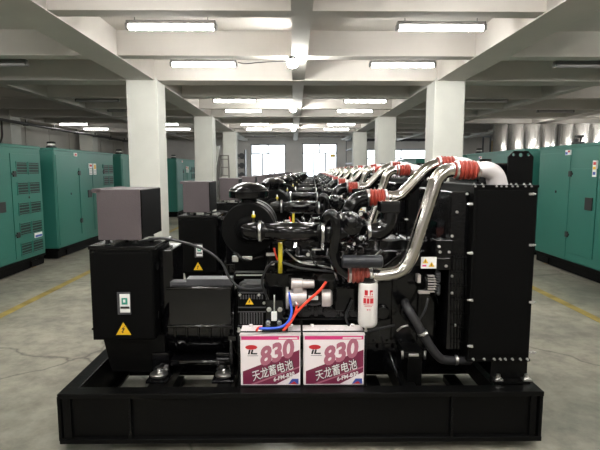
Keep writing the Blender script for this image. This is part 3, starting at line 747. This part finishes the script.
# shroud and guard on the engine side
sh0 = P(449, 270, 2.93).x
bm = BM(); bx(bm, sh0, r0, 2.93, 3.70, rz0 + .04, rz1 - .03, .006)
for q in ((467, 194), (452, 276), (452, 293), (457, 212), (455, 325)): bolt(bm, P(q[0], q[1], 2.93), (0, -1, 0), .0065, .010, 1)
bx(bm, sh0 - .02, r0, 2.925, 2.935, P(440, 196, 2.93).z - .006, P(440, 196, 2.93).z + .006, .001)
shr = obj('fan_shroud', bm, ('engine', 'steel_dull'), rad)
bm = BM()
for k in range(5):
    x = P(454 + k * 3, 300, 2.90).x; cy(bm, P(454 + k * 3, 255, 2.90), P(454 + k * 3, 358, 2.90), .003, n=6)
for k in range(8): 
    y = 258 + k * 14; cy(bm, P(453, y, 2.898), P(468, y, 2.898), .003, n=6)
obj('wire_guard', bm, 'black_matte', shr)
bm = BM(); fcx = sh0 - .06; fz = (rz0 + rz1) / 2 - .02; lathe(bm, (fcx - .1, 3.28, fz), (1, 0, 0), [(0, .07), (.12, .07)], 20)
for k in range(7):
    a = 2 * PI * k / 7; d = Vector((0, math.cos(a), math.sin(a))); e = Vector((0, -math.sin(a), math.cos(a)))
    v = []
    for s, w, tx in ((.06, .05, .03), (.34, .085, .035)):
        for q in (-1, 1):
            for th in (-.003, .003): v.append(bm.verts.new(Vector((fcx + q * tx + th, 3.28, fz)) + d * s + e * w * q))
    for q in ((0, 1, 3, 2), (4, 6, 7, 5), (0, 4, 5, 1), (2, 3, 7, 6), (0, 2, 6, 4), (1, 5, 7, 3)): bm.faces.new([v[i] for i in q])
obj('fan', bm, 'black', gen)
bm = BM(); a = P(478, 180, 3.1).x; bx(bm, a, r1 - .02, 3.1, 3.70, rz1, P(490, 163, 3.1).z, .02); cy(bm, (a + .12, 3.3, rz1 + .1), (a + .12, 3.3, P(490, 159, 3.3).z), .04, n=20)
obj('header_tank', bm, 'black', rad)
# lifting plate with three holes
bm = BM(); LYp = 3.02; pa0 = P(507, 183, LYp); pa1 = P(534, 151, LYp); x0, x1, z0, z1 = pa0.x, pa1.x, rz1 + .008, pa1.z
ch = .035; outline = [(x0, z0), (x1, z0), (x1, z1 - ch), (x1 - ch, z1), (x0 + ch, z1), (x0, z1 - ch)]
outer = [bm.verts.new((x, LYp, z)) for x, z in outline]; edges = [bm.edges.new((outer[i], outer[(i + 1) % 6])) for i in range(6)]
for hx, hr, hz in ((x0 + .033, .010, z1 - .022), ((x0 + x1) / 2, .013, z1 - .024), (x1 - .033, .010, z1 - .022)):
    ring = [bm.verts.new((hx + hr * math.cos(2 * PI * k / 14), LYp, hz + hr * math.sin(2 * PI * k / 14))) for k in range(14)]
    edges += [bm.edges.new((ring[k], ring[(k + 1) % 14])) for k in range(14)]
bmesh.ops.triangle_fill(bm, edges=edges, use_beauty=True)
ret = bmesh.ops.extrude_face_region(bm, geom=bm.faces[:]); bmesh.ops.translate(bm, verts=[v for v in ret['geom'] if isinstance(v, bmesh.types.BMVert)], vec=(0, .012, 0))
obj('lifting_plate', bm, 'black_matte', rad)
# radiator feet
for Yf in (RY + .01, 3.62):
    bm = BM(); a = P(491.5, 370, RY); b = P(528, 370, RY); bx(bm, a.x, b.x, Yf, Yf + .012, ZT - .01, rz0, .002); bx(bm, a.x, b.x, Yf - .05, Yf + .03, ZT - .002, ZT + .012, .002)
    for px in (497, 525):
        x = P(px, 381, RY).x; bx(bm, x - .026, x + .026, Yf - .045, Yf - .005, ZT + .012, ZT + .026, .003, 1); bolt(bm, (x, Yf - .025, ZT + .026), (0, 0, 1), .014, .02, 1)
    obj('radiator_foot', bm, ('black_frame', 'steel_dull'), rad)
# charging alternator, caution label, lower hose, right engine foot
bm = BM(); c = P(429, 284, 2.95); lathe(bm, (c.x - .035, 3.0, c.z), (1, 0, 0), [(0, .05), (.01, .068), (.06, .068), (.07, .05), (.11, .03), (.13, .03)], 26)
for k in range(7):
    z = P(429, 276 + k * 2.6, 2.93).z; bx(bm, c.x - .012, c.x + .028 + .012 * math.sin(k * .5), 2.925, 2.96, z - .004, z + .003, .001, 1)
pbox(bm, 417.5, 275, 421, 283, 2.93, .05, .002, 1); pbox(bm, 419, 291, 430, 294, 2.93, .03, .002, 1)
obj('charging_alternator', bm, ('engine', 'cast'), gen)
bm = BM()
for k in range(8):
    z = P(438, 274 + k * 2.6, 2.95).z; a = P(436, 284, 2.95).x; bx(bm, a, a + .02, 2.94, 2.99, z - .004, z + .002, .001)
pbox(bm, 437, 272, 441, 296, 2.97, .06, .01); obj('belt_tensioner', bm, 'dark_grey', gen)
bm = BM(); pbox(bm, 421, 257, 436.5, 268.5, 2.92, .002)
for qx, s in ((425.5, 1), (431.5, 1)):
    a = P(qx, 261 if qx < 430 else 264.5, 2.92); prism(bm, [(a.x - .018, a.z - .014), (a.x + .018, a.z - .014), (a.x, a.z + .016)], 2.9185, 2.92, 1); bx(bm, a.x - .002, a.x + .002, 2.9178, 2.919, a.z - .009, a.z + .006, mi=2)
a = P(424, 265.5, 2.92); bx(bm, a.x - .01, a.x + .014, 2.9185, 2.92, a.z - .006, a.z + .004, mi=3)
bx(bm, P(424, 260, 2.93).x, P(450, 260, 2.93).x, 2.923, 2.935, P(430, 268, 2.93).z, P(430, 258, 2.93).z, .002, 4)
cb = obj('caution_label', bm, ('label_white', 'sign_yellow', 'ink', 'pink', 'engine'), gen)
for q in ((439, 246.5), (449, 252), (440, 252), (446, 266), (452, 236)):
    bm = BM() if q == (439, 246.5) else bm; bolt(bm, P(q[0], q[1], 2.92), (0, -1, 0), .0068, .012, 0)
pbox(bm, 436, 240, 453, 270, 2.925, .1, .004, 1)
obj('belt_guard', bm, ('steel_dull', 'engine'), gen)
bm = BM(); tb(bm, smooth_pts(pp((405, 302, 3.05), (405.5, 304.5, 2.94), (409, 311, 2.88), (416, 322, 2.86), (424, 336, 2.85), (433, 350, 2.85), (439, 357, 2.86), (446, 360, 2.88), (470, 360.5, 2.92))), .027, 18)
lh = obj('coolant_hose', bm, 'rubber', gen)
clamp(lh, P(422.5, 333, 2.851), P(424, 336, 2.85) - P(416, 322, 2.86), .0275, .014); clamp(lh, P(456, 360, 2.895), (1, 0, .0), .0275, .016)
bm = BM(); pbox(bm, 404, 352, 424, 358, 2.90, .3, .004); pbox(bm, 407, 358, 422, 386, 2.93, .2, .006)
for q in ((402.5, 355), (425, 355)): cy(bm, P(q[0], 351, 2.90), P(q[0], 359, 2.90), .008, n=10, mi=1)
pbox(bm, 409, 354, 419, 357, 2.89, .02, .004, 1); obj('engine_foot', bm, ('black_frame', 'steel_dull'), gen)
bm = BM(); cy(bm, P(389, 351, 2.93), P(401, 386, 2.85), .006, n=8); obj('stay_rod', bm, 'black', gen)
bm = BM(); tb(bm, smooth_pts(pp((397, 331, 2.93), (402, 327, 2.92), (408, 325.5, 2.92))), .006, 8); obj('drain_pipe', bm, 'steel_dull', gen)
bm = BM(); tb(bm, smooth_pts(pp((428, 298, 2.95), (425, 310, 2.93), (418, 322, 2.93))), .007, 8); obj('hose', bm, 'rubber', gen)
bm = BM(); c = P(398, 290, 3.02); lathe(bm, (c.x, 3.28, c.z), (1, 0, 0), [(0, .10), (.01, .13), (.03, .13), (.035, .12), (.06, .12), (.065, .13), (.09, .13)], 36); lathe(bm, (P(436, 300, 3.1).x, 3.28, P(436, 320, 3.28).z), (1, 0, 0), [(0, .11), (.06, .11)], 30); obj('crank_pulley', bm, 'engine', gen)

# copies down the hall
GS = 1.99; DRIFT = 19 / FPX
NG = 12
for k in range(1, NG):
    c = copy_tree(gen); c.location = (GB.x + DRIFT * GS * k, GB.y + GS * k, 0)
    if k == 1: c['label'] = 'second generator set in the row, directly behind the one carrying batteries'
    elif k == NG - 1: c['label'] = 'last generator set of the row, farthest off under the bright windows'
    else: c['label'] = '%s generator set from the front of the row of black sets' % ORD[k]

# ------------------------------------------------------------------ batteries
def battery(px0, px1, label):
    global ORG
    BY = 2.815
    a = P(px0, 360, BY); b = P(px1, 360, BY); zt = P(270, 336, BY).z; zb = ZT + .001
    ORG = Vector(((a.x + b.x) / 2, BY + .1, zb))
    t = thing('battery', label, 'battery', ORG, 'starter batteries')
    w = b.x - a.x; h = zt - zb; X = lambda u: a.x + u * w; Z = lambda v: zb + v * h
    bm = BM(); bx(bm, a.x, b.x, BY, BY + .17, zb, zt, .006); obj('case', bm, 'bat_white', t)
    bm = BM(); bx(bm, a.x - .003, b.x + .003, BY - .002, BY + .172, zt - .001, zt + .012, .004)
    for u in (.15, .85): cy(bm, (X(u), BY + .14, zt + .01), (X(u), BY + .14, zt + .026), .012, n=14)
    for u in (.3, .4, .5, .6, .7): cy(bm, (X(u), BY + .085, zt + .01), (X(u), BY + .085, zt + .016), .014, n=14)
    obj('lid', bm, 'bat_white', t)
    f = lambda d: BY - d
    bm = BM()
    prism(bm, [(X(.02), Z(.925)), (X(.98), Z(.925)), (X(.98), Z(.995)), (X(.02), Z(.995))], f(.0006), BY, 1)
    prism(bm, [(X(.64), Z(.94)), (X(.95), Z(.94)), (X(.95), Z(.97)), (X(.64), Z(.97))], f(.001), f(.0004), 2)
    prism(bm, [(X(.04), Z(.03)), (X(.60), Z(.03)), (X(.985), Z(.27)), (X(.985), Z(.72)), (X(.04), Z(.29))], f(.0006), BY, 0)
    prism(bm, [(X(.16), Z(.03)), (X(.24), Z(.03)), (X(.985), Z(.36)), (X(.985), Z(.39))], f(.0008), f(.0004), 3)
    obj('print', bm, ('maroon', 'pink', 'bat_white', 'maroon_mid'), t)
    ang = math.atan2(h * .155, w * .42)
    bm = BM(); n = 24
    prism(bm, [(X(.185) + .036 * math.cos(2 * PI * k / n) , Z(.775) + .0145 * math.sin(2 * PI * k / n)) for k in range(n)], f(.0008), BY, 0)
    e = [(.12, .66), (.155, .66), (.165, .73), (.23, .73), (.225, .71), (.195, .71), (.185, .66), (.26, .66), (.262, .645), (.12, .645)]
    prism(bm, [(X(.125), Z(.635)), (X(.155), Z(.635)), (X(.175), Z(.725)), (X(.145), Z(.725))], f(.0008), BY, 1)
    prism(bm, [(X(.17), Z(.635)), (X(.20), Z(.635)), (X(.22), Z(.725)), (X(.19), Z(.725))], f(.0008), BY, 1)
    prism(bm, [(X(.20), Z(.635)), (X(.28), Z(.635)), (X(.285), Z(.66)), (X(.205), Z(.66))], f(.0008), BY, 1)
    prism(bm, [(X(.12), Z(.60)), (X(.30), Z(.60)), (X(.30), Z(.61)), (X(.12), Z(.61))], f(.0008), BY, 2)
    obj('emblem', bm, ('red_ink', 'ink', 'mid_grey'), t)
    ry = (PI / 2, -ang, 0)
    text_obj('lettering', '830', 'maroon_mid', t, (X(.355), f(.0018), Z(.41)), .150, ry, .0004, .35, offset=.006, width=.63 * w)
    text_obj('lettering', '天龙蓄电池', 'ink', t, (X(.20), f(.0026), Z(.10)), .072, ry, .0003, .2, offset=.0022, width=.745 * w)
    text_obj('lettering', '天龙蓄电池', 'white', t, (X(.21), f(.0036), Z(.11)), .069, ry, .0003, .2, offset=.0004, width=.72 * w)
    text_obj('lettering', '6-FM-830', 'white', t, (X(.56), f(.0018), Z(.085)), .034, ry, .0003, .25, offset=.001, width=.37 * w)
    bm = BM(); prism(bm, [(X(.80), Z(.03)), (X(.97), Z(.03)), (X(.97), Z(.135)), (X(.86), Z(.135))], f(.0008), BY, 0)
    prism(bm, [(X(.82), Z(.03)), (X(.95), Z(.03)), (X(.90), Z(.085))], f(.0012), f(.0006), 1); obj('badge', bm, ('blue_print', 'red_ink'), t)
    ORG = Vector((0, 0, 0))
battery(240.3, 300.3, 'white and maroon battery under the blue and red cables, next to the alternator')
battery(303.5, 364.3, 'white and maroon battery standing below the white oil filter')
ORG = Vector((0, 0, 0))

# ------------------------------------------------------------------ green enclosures
def enclosure(xf, side, ya, yb, label, kind, depth=1.25, beacon=None):
    """xf: aisle face; side -1 stands left of the aisle, +1 right; ya..yb along the hall"""
    global ORG
    xb = xf + side * depth; x0, x1 = sorted((xf, xb)); H = 2.06; HB = .20
    ORG = Vector(((x0 + x1) / 2, (ya + yb) / 2, 0))
    t = thing('generator_enclosure', label, 'generator enclosure', ORG, 'green enclosures on the %s' % ('left' if side < 0 else 'right'))
    bm = BM(); bx(bm, x0, x1, ya, yb, HB, H, .02)
    bx(bm, x0 - .01, x1 + .01, ya - .01, yb + .01, H - .05, H + .004, .012); obj('body', bm, 'teal', t)
    bm = BM(); bx(bm, x0 + .03, x1 - .03, ya + .01, yb - .01, .02, HB, .006); bx(bm, x0 - .005, x1 + .005, ya, yb, HB - .04, HB + .004, .006)
    for yy in (ya + .3, yb - .5): bx(bm, xf - .012, xf + .012, yy, yy + .22, .05, .14, .004)
    obj('base_frame', bm, 'black_matte', t)
    for yy in (ya + .25, yb - .35):
        bm = BM(); bx(bm, x0 + .05, x1 - .05, yy, yy + .1, 0, .022); obj('support_block', bm, 'wood', t)
    f = lambda d: sorted((xf - side * d, xf))           # d out of the face towards the aisle
    def panel(nm, y0, y1, z0, z1, d, m, parent, b=.004):
        bm = BM(); a, c = f(d); bx(bm, a, c + (.0 if side > 0 else 0), y0, y1, z0, z1, b); return obj(nm, bm, m, parent)
    def vent(y0, y1, z0, z1):
        bm = BM(); a, c = f(.014); bx(bm, a, c, y0, y1, z0, z1, 0, 1)
        bx(bm, *f(.022), y0 - .015, y0, z0 - .015, z1 + .015); bx(bm, *f(.022), y1, y1 + .015, z0 - .015, z1 + .015)
        bx(bm, *f(.022), y0, y1, z1, z1 + .015); bx(bm, *f(.022), y0, y1, z0 - .015, z0)
        n = 4
        for k in range(n):
            z = z0 + (z1 - z0) * (k + .5) / n
            bx(bm, *f(.020), y0, y1, z - .005, z + .005)
        return obj('vent', bm, ('teal', 'dark_teal'), t)
    def hinge(y, z, parent):
        bm = BM(); a, c = f(.03); bx(bm, a, c, y - .04, y + .04, z - .045, z + .045, .006); bx(bm, *f(.024), y - .07, y + .05, z - .018, z + .018, .004)
        obj('latch', bm, 'ink', parent)
    def sticker(nm, y0, y1, z0, z1, mats, bars):
        bm = BM(); bx(bm, *f(.022), y0, y1, z0, z1, 0, 0)
        for (u0, u1, v0, v1, mi) in bars: bx(bm, *f(.024), y0 + (y1 - y0) * u0, y0 + (y1 - y0) * u1, z0 + (z1 - z0) * v0, z0 + (z1 - z0) * v1, 0, mi)
        obj(nm, bm, mats, t)
    if kind == 'A':
        d1 = panel('door', ya + .25, yb - .95, HB + .12, H - .22, .014, 'teal', t); d2 = panel('door', yb - .92, yb - .03, HB + .05, H - .14, .012, 'teal', t)
        for r_ in range(5):
            z = HB + .09 + r_ * .3275
            vent(yb - .77, yb - .47, z, z + .18); vent(yb - .42, yb - .11, z, z + .18)
        for z in (.63, 1.60): hinge(yb - .84, z, d2)
        panel('door_handle', yb - 1.32, yb - 1.14, 1.02, 1.18, .03, 'ink', d1)
        sticker('name_label', yb - .36, yb - .12, .515, .595, ('label_white', 'blue_print'), [(.05, .95, .1, .55, 1)])
        bm = BM(); ball(bm, (xf - side * .008, yb - .445, 1.21), .022, s=(.6, 1, 1)); obj('lock', bm, 'ink', d2)
    elif kind == 'B':
        d0 = panel('side_panel', ya + .05, ya + .95, HB + .06, H - .12, .010, 'teal', t)
        d1 = panel('door', ya + 1.0, ya + 1.62, HB + .16, H - .36, .014, 'teal', t); d2 = panel('door', ya + 1.65, ya + 2.3, HB + .16, H - .36, .014, 'teal', t)
        for z in (.63, 1.60): hinge(ya + 1.0, z, d1)
        hinge(ya + 2.28, 1.62, d2)
        panel('door_handle', ya + 1.36, ya + 1.54, 1.08, 1.24, .03, 'ink', d1)
        bm = BM(); ball(bm, (xf - side * .008, ya + .6, 1.2), .022, s=(.6, 1, 1)); obj('lock', bm, 'ink', d0)
        for z in (1.58, 1.32): vent(yb - .66, yb - .38, z, z + .19); vent(yb - .34, yb - .08, z, z + .19)
        sticker('notice', ya + 1.48, ya + 1.62, 1.56, 1.80, ('label_white', 'red_ink', 'mid_grey'), [(.1, .9, .72, .9, 1), (.1, .9, .1, .16, 2), (.1, .9, .3, .36, 2), (.1, .9, .5, .56, 2)])
        sticker('notice', ya + 1.70, ya + 1.84, 1.56, 1.80, ('label_white', 'sign_yellow', 'mid_grey'), [(.2, .8, .5, .9, 1), (.1, .9, .1, .16, 2), (.1, .9, .3, .36, 2)])
        sticker('badge', ya + .80, ya + .92, 1.93, 2.0, ('label_white', 'red_ink'), [(.2, .8, .2, .8, 1)])
    elif kind == 'E':
        d0 = panel('side_panel', yb - 1.0, yb - .04, HB + .05, H - .12, .008, 'teal', t)
        d1 = panel('door', yb - 1.72, yb - 1.04, HB + .14, H - .38, .014, 'teal', t); d2 = panel('door', yb - 2.45, yb - 1.75, HB + .14, H - .38, .014, 'teal', t)
        for z in (.63, 1.60): hinge(yb - 1.03, z, d1)
        panel('door_handle', yb - 1.66, yb - 1.48, 1.06, 1.25, .03, 'ink', d1)
        bm = BM(); ball(bm, (xf - side * .008, yb - .62, 1.3), .025, s=(.6, 1, 1)); obj('lock', bm, 'ink', d0)
        sticker('badge', yb - 1.0, yb - .86, 1.90, 1.98, ('label_white', 'red_ink', 'blue_print'), [(.05, .45, .5, .9, 1), (.5, .95, .1, .6, 2)])
        sticker('notice', yb - 1.70, yb - 1.61, 1.56, 1.80, ('label_white', 'red_ink', 'sign_yellow', 'blue_print'), [(.15, .85, .72, .9, 1), (.15, .85, .45, .62, 2), (.15, .85, .12, .3, 3)])
        sticker('notice', yb - 2.05, yb - 1.80, 1.54, 1.80, ('label_white', 'red_ink'), [(.1, .9, .78, .95, 1), (.1, .9, .05, .1, 1), (.1, .9, .3, .35, 1), (.1, .9, .5, .55, 1)])
    if beacon is not None:
        bm = BM(); lathe(bm, (xf + side * .12, beacon, H), (0, 0, 1), [(0, .09), (.03, .09), (.035, .07), (.05, .07)], 18); bn = obj('beacon', bm, 'ink', t)
        bm = BM(); lathe(bm, (xf + side * .12, beacon, H + .05), (0, 0, 1), [(0, .066), (.035, .066)], 18); obj('beacon_lens', bm, 'beacon_glass', bn)
        bm = BM(); lathe(bm, (xf + side * .12, beacon, H + .085), (0, 0, 1), [(0, .075), (.03, .075), (.04, .05)], 18); obj('beacon_cap', bm, 'ink', bn)
    ORG = Vector((0, 0, 0))
enclosure(-4.41, -1, 4.85, 8.56, 'green enclosure with ten louvred vents on its end, at the left picture edge', 'A')
enclosure(-4.38, -1, 8.98, 11.9, 'green enclosure with two white notices and a beacon, left of the column', 'B', beacon=9.16)
enclosure(-4.36, -1, 12.4, 15.6, 'dark green enclosure mostly hidden behind the left column', 'B', beacon=12.6)
enclosure(-4.08, -1, 17.0, 20.1, 'small far green enclosure between the left columns', 'B', beacon=17.15)
enclosure(4.42, 1, 4.9, 8.75, 'large green enclosure at the right picture edge, beside the nearest radiator', 'E')
enclosure(4.40, 1, 9.25, 12.4, 'green enclosure whose roof shows behind the nearest radiator', 'E', beacon=11.9)
enclosure(4.40, 1, 13.1, 16.3, 'green enclosure seen beyond the first column at the right', 'E')
enclosure(4.25, 1, 17.0, 20.1, 'far green enclosure between the right columns', 'E')
bm = BM(); c = P(567, 143, 7.9); bx(bm, 4.55, 4.62, 7.75, 8.0, 2.064, 2.11, .003); cy(bm, (4.585, 7.8, 2.11), (4.585, 7.8, 2.19), .016, n=10); cy(bm, (4.585, 7.75, 2.19), (4.585, 7.95, 2.20), .022, n=12); bx(bm, 4.56, 4.61, 7.9, 7.96, 2.11, 2.17, .004)
tag(obj('roof_latch', bm, 'ink'), 'small black lifting latch on the roof of the right enclosure', 'latch')

# ------------------------------------------------------------------ far things
for k in range(9):
    xx = 7.55 + k * .56; yy = 17.9 - k * .06; r_ = .25 + .01 * (k % 3)
    bm = BM(); prof = [(0, r_)]
    prof += [(3.30, r_)]
    lathe(bm, (xx, yy, 0), (0, 0, 1), prof, 24)
    tag(obj('foil_duct', bm, 'silver_foil'), '%s silver foil-clad duct counted from the dark frame rack' % ORD[k], 'duct', 'silver ducts behind the right enclosures')
def rack(name, label, cat, x0, x1, y0, y1, h, shelves, m_post, boxes=()):
    global ORG
    ORG = Vector(((x0 + x1) / 2, (y0 + y1) / 2, 0)); t = thing(name, label, cat, ORG)
    for a in (x0, x1):
        for b in (y0, y1):
            bm = BM(); bx(bm, a - .03, a + .03, b - .03, b + .03, 0, h, .004); obj('post', bm, m_post, t)
    for z in shelves:
        bm = BM(); bx(bm, x0 - .02, x1 + .02, y0 - .02, y1 + .02, z - .025, z + .025, .004); obj('shelf', bm, m_post, t)
    ORG = Vector((0, 0, 0)); return t
rack('metal_rack', 'tall grey metal rack beside the farthest right column', 'rack', 2.95, 3.35, 24.6, 27.6, 3.3, (.4, 1.2, 2.0, 2.75, 3.28), 'mid_grey')
rack('frame_rack', 'dark empty frame rack beside the silver ducts', 'rack', 8.2, 8.9, 20.4, 21.2, 3.1, (.1, 1.0, 2.0, 3.08), 'dark_grey')
bm = BM(); bx(bm, 8.33, 8.80, 20.75, 20.80, 2.05, 2.9, .01); tag(obj('board', bm, 'wood'), 'brown board standing in the dark frame rack', 'board')
# stack of dark drums beside the left window
bt = thing('parts_cart', 'dark cart with posts under the stacked black parts, beside the left window', 'cart', (-3.0, 26.9, 0)); ORG = Vector((-3.0, 26.9, 0))
for a in (-3.33, -2.67):
    bm = BM(); bx(bm, a - .025, a + .025, 26.6, 27.2, .1, 2.75, .004); obj('post', bm, 'dark_grey', bt)
SH = (.2, .72, 1.24, 1.76, 2.28)
for z in SH:
    bm = BM(); bx(bm, -3.3, -2.7, 26.6, 27.2, z - .02, z, .003); obj('shelf', bm, 'dark_grey', bt)
for a in (-3.25, -2.75):
    for b in (26.65, 27.15):
        bm = BM(); cy(bm, (a - .02, b, .06), (a + .02, b, .06), .06, n=14); bx(bm, a - .012, a + .012, b - .012, b + .012, .06, .2); obj('caster', bm, 'rubber', bt)
ORG = Vector((0, 0, 0))
for i, z in enumerate(SH):
    for j, a in enumerate((-3.15, -2.85)):
        bm = BM(); lathe(bm, (a, 26.62, z + .15 + .001), (0, 1, 0), [(0, .11), (.02, .145), (.1, .148), (.12, .135), (.4, .148), (.45, .12)], 20)
        tag(obj('filter_drum', bm, 'dark_grey'), 'dark round part on the %s shelf of the cart, %s side' % (['lowest', 'second', 'middle', 'fourth', 'top'][i], 'wall' if j == 0 else 'window'), 'drum', 'dark parts on the cart')
# step ladder in front of the far left column
ORG = Vector((-3.17, 22.3, 0)); lt = thing('step_ladder', 'grey step ladder in front of the farthest left column', 'ladder', ORG)
for s in (-1, 1):
    bm = BM(); tb(bm, [(-3.17 + s * .23, 22.12, .02), (-3.17 + s * .17, 22.4, 2.32)], .03, 8); obj('side_rail', bm, 'alu_ladder', lt)
    bm = BM(); tb(bm, [(-3.17 + s * .23, 22.68, .02), (-3.17 + s * .17, 22.46, 2.30)], .022, 8); obj('rear_leg', bm, 'alu_ladder', lt)
for k in range(6):
    z = .3 + k * .37; f_ = z / 2.3; bm = BM(); w = .23 - .06 * f_; y = 22.12 + .28 * f_; bx(bm, -3.17 - w, -3.17 + w, y - .04, y + .04, z - .02, z + .02, .003); obj('step', bm, 'alu_ladder', lt)
bm = BM(); bx(bm, -3.37, -2.97, 22.32, 22.5, 2.30, 2.34, .005); obj('top_cap', bm, 'alu_ladder', lt)
ORG = Vector((0, 0, 0))
bm = BM(); prism(bm, [(-3.72, 0), (-3.52, 0), (-3.02, 2.62), (-3.20, 2.66)], 19.98, 20.04); tag(obj('plank', bm, 'pale_board'), 'pale plank leaning between the second and third left columns', 'plank')
